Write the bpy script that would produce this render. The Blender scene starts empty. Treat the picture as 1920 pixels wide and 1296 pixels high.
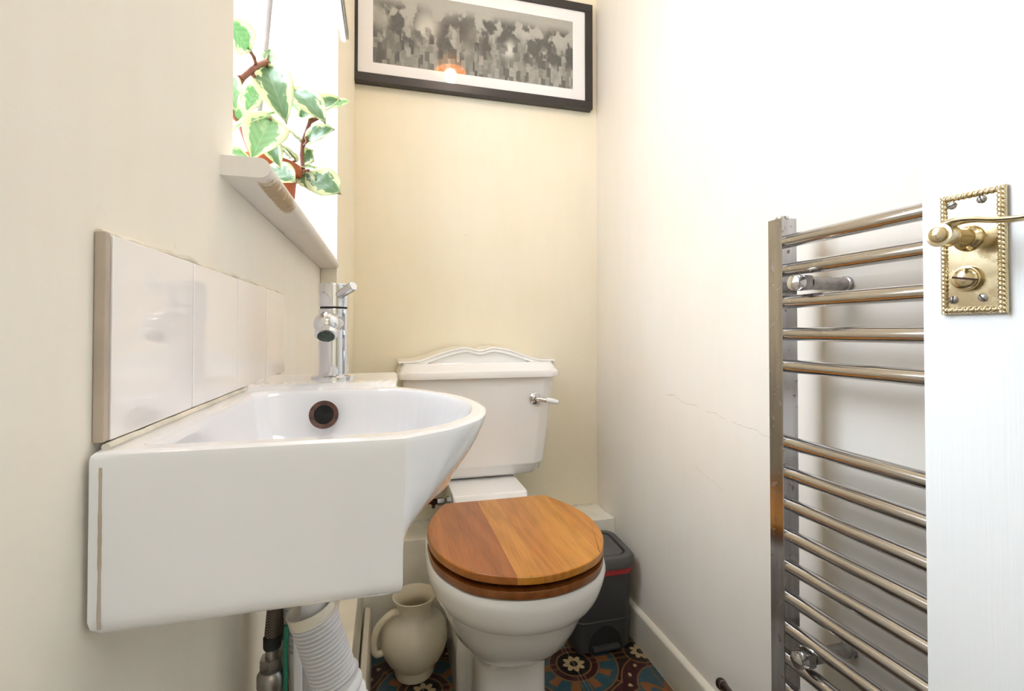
import bpy, bmesh, math, random
from mathutils import Vector, Matrix
random.seed(7)
C = bpy.context.scene.collection
sc = bpy.context.scene
PI = math.pi

# ------------------------------------------------------------------ camera, world, lights, exposure
XW, XR, YB, YF, ZC = -0.1305, 0.711, 1.55, -0.42, 2.40     # left wall, right wall, back wall, front wall, ceiling
cd = bpy.data.cameras.new('camera'); cam = bpy.data.objects.new('camera', cd); C.objects.link(cam)
cd.sensor_width = 36.0; cd.lens = 900 / 1920 * 36; cd.clip_start = 0.01
cd.shift_y = -((648 - 620) + 900 * math.tan(math.radians(0.8))) / 1920
cam.location = (0, 0, 0.90)
cam.rotation_euler = (math.radians(90.8), 0, -math.radians(14.63))
sc.camera = cam

w = bpy.data.worlds.new('world'); sc.world = w; w.use_nodes = True
bg = w.node_tree.nodes['Background']; bg.inputs[0].default_value = (0.80, 0.90, 1.0, 1); bg.inputs[1].default_value = 2.0

def area(name, loc, rot, sx, sy, power, col):
    l = bpy.data.lights.new(name, 'AREA'); l.shape = 'RECTANGLE'; l.size = sx; l.size_y = sy
    l.energy = power; l.color = col
    o = bpy.data.objects.new(name, l); C.objects.link(o); o.location = loc; o.rotation_euler = rot
    return o
wd = area('window_daylight', (-1.25, 1.05, 2.50), (0, 0, 0), 1.5, 2.0, 215.0, (0.82, 0.90, 1.0))     # sky above the garden, seen through the window
wd.rotation_euler = Vector((0.55 + 1.25, 0.55 - 1.05, 0.45 - 2.50)).to_track_quat('-Z', 'Y').to_euler()
area('hall_upright_fill', (0.3, -1.96, 1.35), (PI / 2, 0, PI), 1.3, 1.7, 3.2, (0.80, 0.88, 1.0))  # added fill shining in through the doorway; the hall has no modelled window
area('hall_overhead_fill', (0.25, -1.1, 2.38), (0, 0, 0), 0.7, 0.7, 10.0, (0.90, 0.95, 1.0))  # invented overhead fill behind the camera, added to brighten the room
bl = bpy.data.lights.new('pendant_bulb_light', 'POINT'); bl.energy = 3.9; bl.color = (1.0, 0.94, 0.89); bl.shadow_soft_size = 0.045
blo = bpy.data.objects.new('pendant_bulb_light', bl); C.objects.link(blo); blo.location = (0.31, 0.62, 2.12)

sc.view_settings.view_transform = 'Standard'; sc.view_settings.look = 'None'
sc.view_settings.exposure = 0.45; sc.view_settings.gamma = 1.0; sc.view_settings.use_curve_mapping = False
sc.cycles.use_denoising = True
sc.cycles.max_bounces = 10; sc.cycles.diffuse_bounces = 6; sc.cycles.transparent_max_bounces = 12
sc.cycles.caustics_reflective = False

# ------------------------------------------------------------------ node expressions
class Mat:
    def __init__(s, name):
        s.m = bpy.data.materials.new(name); s.m.use_nodes = True; s.t = s.m.node_tree
        s.b = s.t.nodes['Principled BSDF']
    def node(s, typ, **kw):
        n = s.t.nodes.new(typ)
        for k, v in kw.items(): setattr(n, k, v)
        return n
    def link(s, a, b): s.t.links.new(a, b)
    def obj(s, scale=1.0):
        n = s.node('ShaderNodeTexCoord'); return n.outputs['Object']
    def pos(s): return s.node('ShaderNodeNewGeometry').outputs['Position']
    def xyz(s, v):
        n = s.node('ShaderNodeSeparateXYZ'); s.link(v, n.inputs[0]); return [E(s, o) for o in n.outputs]
    def vec(s, x, y, z):
        n = s.node('ShaderNodeCombineXYZ')
        for i, a in enumerate((x, y, z)):
            if isinstance(a, E): s.link(a.o, n.inputs[i])
            else: n.inputs[i].default_value = a
        return n.outputs[0]
    def mapping(s, v, scale=(1, 1, 1), rot=(0, 0, 0), loc=(0, 0, 0)):
        n = s.node('ShaderNodeMapping'); s.link(v, n.inputs[0])
        n.inputs['Scale'].default_value = scale; n.inputs['Rotation'].default_value = rot; n.inputs['Location'].default_value = loc
        return n.outputs[0]
    def noise(s, v, scale, detail=3, rough=.5):
        n = s.node('ShaderNodeTexNoise'); s.link(v, n.inputs['Vector']); n.inputs['Scale'].default_value = scale
        n.inputs['Detail'].default_value = detail; n.inputs['Roughness'].default_value = rough
        return E(s, n.outputs['Fac'])
    def mix(s, f, a, b):
        n = s.node('ShaderNodeMix', data_type='RGBA')
        for i, x in ((0, f), (6, a), (7, b)):
            if isinstance(x, E): s.link(x.o, n.inputs[i])
            elif isinstance(x, (tuple, list)): n.inputs[i].default_value = tuple(x) + ((1,) if len(x) == 3 else ())
            elif isinstance(x, (int, float)): n.inputs[i].default_value = x
            else: s.link(x, n.inputs[i])
        return n.outputs[2]
    def color(s, c):
        if isinstance(c, (tuple, list)): s.b.inputs['Base Color'].default_value = tuple(c) + (1,)
        else: s.link(c, s.b.inputs['Base Color'])
    def rough(s, r):
        if isinstance(r, E): s.link(r.o, s.b.inputs['Roughness'])
        else: s.b.inputs['Roughness'].default_value = r
    def set(s, **kw):
        for k, v in kw.items(): s.b.inputs[k.replace('_', ' ')].default_value = v
    def bump(s, h, strength=.2, dist=.001):
        n = s.node('ShaderNodeBump'); n.inputs['Strength'].default_value = strength; n.inputs['Distance'].default_value = dist
        s.link(h.o, n.inputs['Height']); s.link(n.outputs[0], s.b.inputs['Normal'])
class E:
    def __init__(s, m, o): s.m = m; s.o = o
    def _b(s, op, a, b=None, c=None, clamp=False):
        n = s.m.node('ShaderNodeMath', operation=op); n.use_clamp = clamp
        for i, x in enumerate((a, b, c)):
            if x is None: continue
            if isinstance(x, E): s.m.link(x.o, n.inputs[i])
            else: n.inputs[i].default_value = x
        return E(s.m, n.outputs[0])
    def __add__(s, x): return s._b('ADD', s, x)
    __radd__ = __add__
    def __sub__(s, x): return s._b('SUBTRACT', s, x)
    def __rsub__(s, x): return s._b('SUBTRACT', x, s)
    def __mul__(s, x): return s._b('MULTIPLY', s, x)
    __rmul__ = __mul__
    def __truediv__(s, x): return s._b('DIVIDE', s, x)
    def lt(s, x): return s._b('LESS_THAN', s, x)
    def gt(s, x): return s._b('GREATER_THAN', s, x)
    def abs(s): return s._b('ABSOLUTE', s)
    def sin(s): return s._b('SINE', s)
    def cos(s): return s._b('COSINE', s)
    def fract(s): return s._b('FRACT', s)
    def pow(s, x): return s._b('POWER', s, x)
    def min(s, x): return s._b('MINIMUM', s, x)
    def max(s, x): return s._b('MAXIMUM', s, x)
    def sqrt(s): return s._b('SQRT', s)
    def atan2(s, x): return s._b('ARCTAN2', s, x)
    def pingpong(s, x): return s._b('PINGPONG', s, x)
    def ss(s, a, b):
        n = s.m.node('ShaderNodeMapRange', interpolation_type='SMOOTHSTEP')
        s.m.link(s.o, n.inputs[0]); n.inputs[1].default_value = a; n.inputs[2].default_value = b
        return E(s.m, n.outputs[0])

def simple(name, col, rough=.5, metal=0, coat=0, noise=0, nscale=20, bump=0, bscale=200, spec=.5):
    M = Mat(name); M.rough(rough); M.set(Metallic=metal, Coat_Weight=coat); M.b.inputs['Specular IOR Level'].default_value = spec
    if noise:
        f = M.noise(M.obj(), nscale, 4)
        M.color(M.mix(f.ss(.35, .7), col, tuple(c * (1 - noise) for c in col)))
    else: M.color(col)
    if bump: M.bump(M.noise(M.obj(), bscale, 3), bump, .001)
    return M.m

def wall_mat(name, a, b, cracks=False):
    M = Mat(name); p = M.pos()
    f = M.noise(p, 2.6, 3).ss(.35, .68); g = M.noise(M.mapping(p, (30, 30, 6)), 1.0, 4).ss(.3, .8)
    c = M.mix(f * .8, a, b); c = M.mix(g * .10, c, (0.74, 0.64, 0.48))
    sp = M.noise(p, 34, 2).ss(.76, .80); c = M.mix(sp * .25, c, (.62, .55, .45))
    if cracks:                                    # hairline crack across the plaster below the radiator top
        x, y, z = M.xyz(p)
        wob = M.noise(p, 18, 5); d = (z - (.735 + (y - 1.15) * .10) - (wob - .5) * .03).abs()
        k = d.lt(.0008) * y.gt(.72) * y.lt(1.12) * M.noise(p, 30, 2).gt(.45)
        d2 = (z - (.60 + (y - 1.1) * .25) - (wob - .5) * .04).abs()
        k = k.max(d2.lt(.0007) * y.gt(.9) * y.lt(1.0))
        c = M.mix(k * .45, c, (.55, .42, .36))
    M.color(c); M.rough(.62)
    h = M.noise(p, 260, 3) * .35 + M.noise(p, 26, 3)
    M.bump(h, .22, .0012)
    return M.m

m_wall = wall_mat('cream_wall_paint', (.88, .825, .685), (.87, .80, .62))
m_wallR = wall_mat('pale_wall_paint', (.84, .795, .725), (.825, .765, .685), True)
m_wallL = wall_mat('ivory_wall_paint', (.89, .86, .78), (.88, .83, .72))
m_ceil = simple('ceiling_white', (.85, .84, .80), .7)
m_gloss = simple('cream_gloss_paint', (.82, .78, .68), .32, noise=.08, nscale=9)
m_ledge = simple('ivory_gloss_paint', (.85, .82, .72), .35, noise=.10, nscale=14)
m_white = simple('white_paint', (.86, .87, .88), .35)
m_ceramic = simple('white_ceramic', (.83, .84, .88), .10, coat=.6)
m_cistern = simple('warm_white_ceramic', (.85, .84, .83), .12, coat=.6)
m_tile = simple('white_glazed_tile', (.90, .87, .87), .07, coat=.5, noise=.03, nscale=12)
m_caulk = simple('aged_sealant', (.80, .75, .64), .5, noise=.22, nscale=45)
m_tan = simple('tan_tile_edging', (.50, .42, .34), .55, noise=.12, nscale=30)
M = Mat('chrome'); M.set(Metallic=1.0); p = M.obj()
M.color((.70, .70, .72)); M.rough(M.noise(p, 60, 4).ss(.45, .9) * .25 + .06); m_chrome = M.m
M = Mat('speckled_chrome'); M.set(Metallic=1.0); p = M.obj()
sp = M.noise(p, 120, 3).ss(.68, .74); M.color(M.mix(sp * .8, (.56, .55, .56), (.80, .79, .78)))
M.rough(sp * .4 + .10); m_rail = M.m
M = Mat('tarnished_chrome'); M.set(Metallic=1.0); p = M.obj()
rs = M.noise(p, 90, 4).ss(.62, .72); gr = M.noise(M.mapping(p, (30, 30, 2)), 3, 3).ss(.3, .8)
M.color(M.mix(rs * .7, M.mix(gr, (.52, .51, .52), (.40, .39, .40)), (.22, .13, .09))); M.rough(rs * .5 + .16); m_post = M.m
M = Mat('brass'); M.set(Metallic=1.0); p = M.obj()
t = M.noise(p, 70, 5).ss(.45, .75); M.color(M.mix(t * .85, (.70, .60, .40), (.36, .27, .14))); M.rough(t * .25 + .16); m_brass = M.m
m_steel = simple('dull_steel', (.45, .43, .42), .35, metal=1, noise=.3, nscale=80)
m_dark = simple('dark_void', (.015, .015, .015), .6)
m_black = simple('black_frame', (.022, .018, .018), .35)
m_mount = simple('mount_card', (.80, .79, .80), .8)
m_rubber = simple('black_rubber', (.02, .02, .02), .6)
m_bin = simple('charcoal_plastic', (.045, .045, .048), .42, bump=.25, bscale=900)
m_binlid = simple('grey_plastic_lid', (.085, .08, .08), .38, bump=.25, bscale=900)
m_bag = simple('red_bin_liner', (.45, .02, .03), .35)
m_hose = simple('white_hose_plastic', (.78, .78, .82), .4)
m_hoseg = simple('grey_hose_plastic', (.55, .55, .55), .45)
m_braid = Mat('dark_braid'); x, y, z = m_braid.xyz(m_braid.obj())
wv = ((z * 2500).sin() * ((x + y) * 2500).sin()).gt(0); m_braid.color(m_braid.mix(wv, (.05, .035, .03), (.20, .17, .14))); m_braid.rough(.45); m_braid.set(Metallic=.5); m_braid = m_braid.m
m_brown = simple('dark_bronze', (.07, .04, .035), .25, metal=.7)
m_green = simple('green_plastic', (.02, .20, .13), .5)
m_terra = simple('terracotta_plastic', (.55, .12, .04), .5, noise=.15, nscale=25)
m_soil = simple('potting_soil', (.05, .03, .02), .95, noise=.4, nscale=120, bump=.8, bscale=150)
m_stem = simple('red_brown_stem', (.30, .11, .07), .5, noise=.2, nscale=60)
m_cane = simple('grey_cane', (.60, .54, .56), .55, noise=.2, nscale=30)
m_amber = simple('amber_glass_shade', (.85, .40, .08), .3)

# tongue of sill paint with damp stain
M = Mat('stained_sill_paint'); p = M.pos(); x, y, z = M.xyz(p)
n1 = M.noise(M.mapping(p, (110, 190, 110)), 1.0, 6, .7); n2 = M.noise(p, 26, 4)
core = (1 - ((y - .500) / .092).abs().ss(.35, 1.0)) * (1 - ((x + .1005) / .0125).abs().ss(.35, 1.0)) * z.lt(1.0345)
st = (core * (n1 * 1.4 + n2 * .6)).ss(.50, .92)
haze = n2.ss(.5, .75) * .22
M.color(M.mix(st * .88, M.mix(haze, (.84, .80, .75), (.66, .56, .42)), (.36, .23, .08))); M.rough(.4); M.bump(n2, .3, .0015); m_sill = M.m

# wood stave, tone from the object's own colour
def wood_mat(name, dark=1.0):
    M = Mat(name); oi = M.node('ShaderNodeObjectInfo'); p = M.pos()
    x, y, z = M.xyz(p)
    wob = M.noise(M.mapping(p, (10, 1.6, 10)), 1.0, 3)
    rings = ((x * 150 + wob * 30 + y * 7).sin() * .5 + .5)
    fine = M.noise(M.mapping(p, (420, 16, 420)), 1.0, 4)
    f = rings * .16 + fine * .62 + M.noise(M.mapping(p, (45, 5, 45)), 1.0, 3) * .25
    hsv = M.node('ShaderNodeHueSaturation'); M.link(oi.outputs['Color'], hsv.inputs['Color'])
    hsv.inputs['Value'].default_value = .62; hsv.inputs['Saturation'].default_value = 1.08
    M.color(M.mix(f.ss(.32, .78), oi.outputs['Color'], hsv.outputs[0])); M.rough(.30); M.set(Coat_Weight=.25)
    M.bump(fine, .06, .0005)
    return M.m
m_wood = wood_mat('varnished_walnut_stave')
M = Mat('painted_door_grain'); p = M.obj()
g = M.noise(M.mapping(p, (160, 160, 3)), 1.0, 5, .65); M.color((.86, .89, .92)); M.rough(.30); M.bump(g, .45, .0015); m_door = M.m
M = Mat('milky_plastic'); M.color((.78, .70, .56)); M.rough(.35); M.b.inputs['Subsurface Weight'].default_value = .4
M.b.inputs['Subsurface Radius'].default_value = (.02, .015, .01); M.b.inputs['Subsurface Scale'].default_value = 1.0; m_milky = M.m
M = Mat('clear_plastic'); M.color((.85, .88, .88)); M.rough(.15); M.b.inputs['Transmission Weight'].default_value = .8; m_clear = M.m
# frosted pane
M = Mat('frosted_pane'); tr = M.node('ShaderNodeBsdfTransparent'); tl = M.node('ShaderNodeBsdfTranslucent'); mx = M.node('ShaderNodeMixShader')
mx.inputs[0].default_value = .35; tl.inputs[0].default_value = (.95, .97, 1, 1)
M.link(tr.outputs[0], mx.inputs[1]); M.link(tl.outputs[0], mx.inputs[2])
M.link(mx.outputs[0], [n for n in M.t.nodes if n.type == 'OUTPUT_MATERIAL'][0].inputs[0]); m_frost = M.m
def emit(name, col, s):
    M = Mat(name); M.color(col); M.b.inputs['Emission Color'].default_value = tuple(col) + (1,); M.b.inputs['Emission Strength'].default_value = s; return M.m
m_bulb = emit('lit_bulb', (1.0, .82, .52), 30.0)

# variegated leaf: u across, v along (stored in a uv layer)
def leaf_mat(name, green, edge, sheen):
    M = Mat(name); uv = M.node('ShaderNodeUVMap'); uv.uv_map = 'leaf'
    x, y, z = M.xyz(uv.outputs[0]); n = M.noise(M.mapping(uv.outputs[0], (5, 9, 1)), 1.0, 3)
    oi = M.node('ShaderNodeObjectInfo'); rnd = E(M, oi.outputs['Random'])
    n2 = M.noise(M.vec(x * 4 + rnd * 9, y * 7, rnd * 20), 1.0, 2)
    k = (x.abs() + (n2 - .5) * 1.1 + (y - .5).abs() * .35).ss(.55, .70)
    vein = (1 - x.abs().ss(.02, .06)) * .35
    vv = (((y * 34 + x.abs() * 12).sin() * .5 + .5) * .18)
    g = M.mix(vv, green, tuple(min(1, c * 1.7) for c in green)); g = M.mix(vein, g, sheen)
    col = M.mix(k, g, edge); M.color(col); M.rough(.34)
    tl = M.node('ShaderNodeBsdfTranslucent'); M.link(col, tl.inputs[0]); mx = M.node('ShaderNodeMixShader'); mx.inputs[0].default_value = .45
    out = [q for q in M.t.nodes if q.type == 'OUTPUT_MATERIAL'][0]
    M.link(M.b.outputs[0], mx.inputs[1]); M.link(tl.outputs[0], mx.inputs[2]); M.link(mx.outputs[0], out.inputs[0])
    return M.m
m_leaf = leaf_mat('variegated_leaf', (.24, .38, .21), (.82, .85, .58), (.50, .62, .46))
m_leaf2 = leaf_mat('bright_variegated_leaf', (.34, .54, .30), (.86, .90, .64), (.60, .75, .55))

# encaustic floor tile pattern, drawn by position on the floor (20 cm tiles, mirrored)
M = Mat('encaustic_tile'); x, y, z = M.xyz(M.pos())
def fold(e, o): return ((e - o) / .2 + 40.0).pingpong(1.0)
u = fold(x, .492); v = fold(y, 1.225)
def rad(cx, cy):
    a = u - cx; b = v - cy
    return (a * a + b * b).sqrt(), b.abs().atan2(a.abs())
TAN = (.20, .105, .045); MAR = (.040, .008, .010); BLK = (.009, .006, .006); CRE = (.48, .37, .21); BLU = (.028, .085, .115); ORG = (.24, .095, .030); BRN = (.022, .010, .008)
rA, tA = rad(0, 0); rC, tC = rad(1, 1); rB, tB = rad(1, 0); rD, tD = rad(0, 1)
col = M.mix(0.0, BRN, BRN)
spoke = ((u - v).abs().lt(.022)) * rA.gt(.45)
col = M.mix(spoke, col, TAN)
lobe = (tC * 2 - PI / 2).sin().abs() * .19 + .63             # scalloped band around the far corner
d = rC - lobe
inside = d.lt(0.0)
leafo = (((tC * 8).sin() * .12 + .36) - rC).abs().lt(.07 ) * ((tC * 8).sin() * (rC * 16).sin()).gt(-.2)
col = M.mix(inside, col, M.mix(leafo, BLU, ORG))
col = M.mix(d.abs().lt(.125), col, TAN); col = M.mix(d.abs().lt(.100), col, MAR)
fa = ((tC - PI / 4) / .254 + .5 + 20).fract() - .5
dot = ((fa * .254 * rC).pow(2.0) + d.pow(2.0)).sqrt().lt(.028)
col = M.mix(dot, col, CRE)
for r, t in ((rA, tA), (rB, tB), (rD, tD), (rC, tC)):
    big = 1.0 if r is rA else 0.0
    if big:
        lf = (((t * 10).cos() * .5 + .5).gt(.62)) * r.gt(.32) * r.lt(.50)
        z1 = M.mix(lf, BLU, ORG)
        col = M.mix(r.lt(.60), col, TAN); col = M.mix(r.lt(.575), col, z1)
        col = M.mix(r.lt(.345), col, TAN); col = M.mix(r.lt(.32), col, MAR)
    col = M.mix(r.lt(.245), col, TAN); col = M.mix(r.lt(.22), col, BLK)
    pet = (t * 4).cos().abs() * .060 + .095
    col = M.mix(r.lt(pet), col, CRE); col = M.mix(r.lt(.055), col, BLK)
edge = (1 - u).min(1 - v).min(u).min(v)
ln = (edge - .05).abs().lt(.009) * rA.gt(.25) * rC.gt(.25) * rB.gt(.22) * rD.gt(.22)
col = M.mix(ln * .9, col, TAN)
wr = M.noise(M.pos(), 60, 4).ss(.4, .8); col = M.mix(wr * .12, col, (.30, .26, .22))
M.color(col); M.rough(.30); m_enc = M.m
m_grout = simple('pale_grout', (.42, .38, .32), .8)

# generic monochrome skyline print under glass
M = Mat('monochrome_print'); x, y, z = M.xyz(M.obj())          # x along, z up, metres
big = M.noise(M.vec(x * 3, 0, z * 5), 1.0, 4); fine = M.noise(M.vec(x * 70, 1, z * 90), 1.0, 4)
sky = .26 + .14 * big + .05 * fine
cell = M.node('ShaderNodeTexBrick'); M.link(M.vec(x, z + (M.noise(M.vec((x * 69)._b('FLOOR', x * 69), 7, 0), .9, 0) - .5) * .09, 0), cell.inputs[0]); cell.inputs['Scale'].default_value = 1
cell.inputs['Brick Width'].default_value = .0145; cell.inputs['Row Height'].default_value = .031; cell.offset = .37
cell.inputs['Color1'].default_value = (.03, .03, .03, 1); cell.inputs['Color2'].default_value = (.34, .34, .34, 1); cell.inputs['Mortar'].default_value = (.05, .05, .05, 1); cell.inputs['Mortar Size'].default_value = .0
win = ((x * 1300).sin() * (z * 1500).sin()).gt(.35) * .14
blk = E(M, cell.outputs['Color']) * (.4 + fine * .9) + win * .6
hill = (M.noise(M.vec((x * 48)._b('FLOOR', x * 48) , 2, 0), .9, 1) - .5) * .10
low = (1 - (z - .135 - hill).ss(-.03, .03))
v_ = sky * (1 - low) + blk * low
vor = M.node('ShaderNodeTexVoronoi', feature='SMOOTH_F1'); M.link(M.vec(x * 14, 3, z * 9), vor.inputs[0]); vor.inputs['Scale'].default_value = 1
vr = E(M, vor.outputs['Color'])
cl = (1 - ((z - .135) / .08).abs().ss(.55, 1.05)) * (M.noise(M.vec(x * 22, 5, z * 16), 1.0, 3)).ss(.44, .52)
tone = (vr * 1.0).ss(.35, .8) * .55 + fine * .08 + .02
v_ = v_ * (1 - cl) + tone * cl
cmb = M.node('ShaderNodeCombineColor'); M.link((v_ * 1.0).o, cmb.inputs[0]); M.link((v_ * .98).o, cmb.inputs[1]); M.link((v_ * .88).o, cmb.inputs[2])
M.color(cmb.outputs[0]); M.rough(.6); M.set(Coat_Weight=1.0, Coat_Roughness=.02); m_print = M.m
for nm in ('mount_card',):
    bpy.data.materials[nm].node_tree.nodes['Principled BSDF'].inputs['Coat Weight'].default_value = 1.0
    bpy.data.materials[nm].node_tree.nodes['Principled BSDF'].inputs['Coat Roughness'].default_value = .02

# ------------------------------------------------------------------ mesh helpers
def link(name, me, mat, parent=None, smooth=True):
    o = bpy.data.objects.new(name, me); C.objects.link(o)
    if mat: me.materials.append(mat)
    if smooth:
        for p in me.polygons: p.use_smooth = True
        me.set_sharp_from_angle(angle=math.radians(40))
        wn_ = o.modifiers.new('normals', 'WEIGHTED_NORMAL'); wn_.keep_sharp = True; wn_.weight = 80
    if parent is not None: o.parent = parent
    return o
def fin(bm, name, mat, parent=None, smooth=True, fix=True):
    if fix: bmesh.ops.recalc_face_normals(bm, faces=bm.faces)
    me = bpy.data.meshes.new(name); bm.to_mesh(me); bm.free()
    return link(name, me, mat, parent, smooth)
def box(bm, x0, x1, y0, y1, z0, z1, bev=0, seg=2, M=None):
    r = bmesh.ops.create_cube(bm, size=1); vs = r['verts']
    for v in vs:
        v.co = Vector(((x0 + x1) / 2 + v.co.x * (x1 - x0), (y0 + y1) / 2 + v.co.y * (y1 - y0), (z0 + z1) / 2 + v.co.z * (z1 - z0)))
    if bev:
        es = list({e for v in vs for e in v.link_edges})
        g = bmesh.ops.bevel(bm, geom=es, offset=bev, segments=seg, affect='EDGES', profile=.5)
        vs = list({v for f in g['faces'] for v in f.verts} | {v for v in vs if v.is_valid})
    if M is not None:
        for v in vs: v.co = M @ v.co
    return vs
def obox(name, mat, parent, *a, **k):
    bm = bmesh.new(); box(bm, *a, **k); return fin(bm, name, mat, parent)
def loft(bm, rings, closed=True, cap0=True, cap1=True):
    R = [[bm.verts.new(p) for p in r] for r in rings]; n = len(R[0])
    for a, b in zip(R, R[1:]):
        for i in range(n if closed else n - 1):
            j = (i + 1) % n
            bm.faces.new((a[i], a[j], b[j], b[i]))
    if cap0: bm.faces.new(R[0][::-1])
    if cap1: bm.faces.new(R[-1])
    return R
def frame(d):
    d = Vector(d).normalized(); a = Vector((0, 0, 1)) if abs(d.z) < .9 else Vector((1, 0, 0))
    u = d.cross(a).normalized(); return u, d.cross(u).normalized()
def tube(bm, pts, rad, seg=12, cap=True):
    pts = [Vector(p) for p in pts]; n = len(pts); rings = []; u = None
    rs = rad if isinstance(rad, (list, tuple)) else [rad] * n
    for i, p in enumerate(pts):
        d = (pts[min(i + 1, n - 1)] - pts[max(i - 1, 0)]).normalized()
        if u is None: u, v = frame(d)
        else:
            u = (u - d * u.dot(d)).normalized(); v = d.cross(u)
        rings.append([p + (u * math.cos(2 * PI * k / seg) + v * math.sin(2 * PI * k / seg)) * rs[i] for k in range(seg)])
    loft(bm, rings, True, cap, cap)
def lathe(bm, prof, c=(0, 0, 0), axis=(0, 0, 1), seg=32, cap0=True, cap1=True):
    c = Vector(c); ax = Vector(axis).normalized(); u, v = frame(ax)
    rings = [[c + ax * h + (u * math.cos(2 * PI * k / seg) + v * math.sin(2 * PI * k / seg)) * max(r, 1e-5) for k in range(seg)] for r, h in prof]
    loft(bm, rings, True, cap0, cap1)
def crom(pts, n=8, closed=False):
    out = []; P = [Vector(p) for p in pts]; m = len(P)
    for i in range(m if closed else m - 1):
        p0, p1, p2, p3 = (P[(i - 1) % m] if closed or i > 0 else P[0] * 2 - P[1]), P[i], P[(i + 1) % m], (P[(i + 2) % m] if closed or i + 2 < m else P[-1] * 2 - P[-2])
        for k in range(n):
            t = k / n
            out.append(.5 * ((2 * p1) + (-p0 + p2) * t + (2 * p0 - 5 * p1 + 4 * p2 - p3) * t * t + (-p0 + 3 * p1 - 3 * p2 + p3) * t ** 3))
    if not closed: out.append(P[-1].copy())
    return out
def empty(name, loc=(0, 0, 0)):
    o = bpy.data.objects.new(name, None); C.objects.link(o); o.location = loc; o.empty_display_size = .05; return o
def tag(o, label=None, cat=None, group=None, kind=None):
    if label: o['label'] = label
    if cat: o['category'] = cat
    if group: o['group'] = group
    if kind: o['kind'] = kind
    return o
def thing(name, label, cat, loc=(0, 0, 0), group=None): return tag(empty(name, loc), label, cat, group)
def rel(root, o):       # parent an object built in world coordinates below a moved empty
    o.parent = root; o.matrix_parent_inverse = Matrix.Translation(-Vector(root.location)); return o
bpy.context.view_layer.update()

# ------------------------------------------------------------------ setting
YS = 1.0322                                    # front of the narrow upright boxing in the left back corner
def slab(name, label, mat, x0, x1, y0, y1, z0, z1):
    return tag(obox(name, mat, None, x0, x1, y0, y1, z0, z1), label, None, kind='structure')
WY0, WY1, WZ0, WZ1 = .464, YS, 1.0410, 2.02     # window opening
bm = bmesh.new()
XO = XW - .24
box(bm, XO, XW, YF, WY0, 0, ZC); box(bm, XO, XW, WY1, YB, 0, ZC); box(bm, XO, XW, WY0, WY1, 0, WZ0 - .016); box(bm, XO, XW, WY0, WY1, WZ1, ZC)
wl = tag(fin(bm, 'wall_left', m_wallL, smooth=False), 'ivory painted wall with the window opening above the basin', kind='structure')
slab('wall_back', 'cream painted back wall behind the toilet and the framed print', m_wall, XW - .24, XR + .12, YB, YB + .12, 0, ZC)
slab('wall_right', 'pale cream plaster wall behind the towel rail', m_wallR, XR, XR + .12, YF, YB, 0, ZC)
slab('ceiling', 'plain white ceiling', m_ceil, XO, XR + .12, -2.0, YB + .12, ZC, ZC + .1)
bm = bmesh.new()
box(bm, XO, -.11, YF - .1, YF, 0, ZC); box(bm, .655, XR + .12, YF - .1, YF, 0, ZC); box(bm, -.11, .655, YF - .1, YF, 2.02, ZC)
tag(fin(bm, 'wall_front', m_wall, smooth=False), 'front wall with the doorway behind the camera', kind='structure')
bm = bmesh.new(); box(bm, -.9, 1.5, -2.1, -2.0, 0, ZC); box(bm, -1.0, -.9, -2.1, YF - .1, 0, ZC); box(bm, 1.5, 1.6, -2.1, YF - .1, 0, ZC); box(bm, -.9, XO, YF - .1, YF, 0, ZC); box(bm, XR + .12, 1.5, YF - .1, YF, 0, ZC)
tag(fin(bm, 'wall_hall', m_wall, smooth=False), 'hall walls beyond the doorway', kind='structure')
slab('ceiling_hall', 'hall ceiling', m_ceil, -1.0, XO, -2.0, YF, ZC, ZC + .1); slab('ceiling_hall', 'hall ceiling', m_ceil, XR + .12, 1.6, -2.0, YF, ZC, ZC + .1)
slab('floor_hall', 'brown hall floor', simple('hall_carpet', (.15, .12, .09), .8), -1.0, 1.6, -2.1, YF - .0, -.05, 0)
tr = tag(obox('trim_1', m_wall, None, XW, -.0978, YS + .0004, YB, 0, ZC, bev=.002), 'narrow upright boxing in the left back corner beside the window', kind='structure')

# floor with tile pieces
fl = slab('floor', 'floor of patterned encaustic tiles in maroon, blue and tan', m_grout, XO, XR + .12, YF, YB + .12, -.06, -.0016)
xs = [XW] + [.492 + .2 * k for k in range(-3, 2) if XW < .492 + .2 * k < XR] + [XR]
ys = [YF] + [1.225 + .2 * k for k in range(-8, 2) if YF < 1.225 + .2 * k < YB] + [YB]
cache = {}
for i in range(len(xs) - 1):
    for j in range(len(ys) - 1):
        a, b = xs[i + 1] - xs[i], ys[j + 1] - ys[j]; key = (round(a, 3), round(b, 3))
        if key not in cache:
            bm = bmesh.new(); box(bm, .0009, a - .0009, .0009, b - .0009, -.006, 0)
            me = bpy.data.meshes.new('tile'); bm.to_mesh(me); bm.free(); me.materials.append(m_enc); cache[key] = me
        o = bpy.data.objects.new('tile', cache[key]); C.objects.link(o); o.location = (xs[i], ys[j], 0); o.parent = fl

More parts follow.
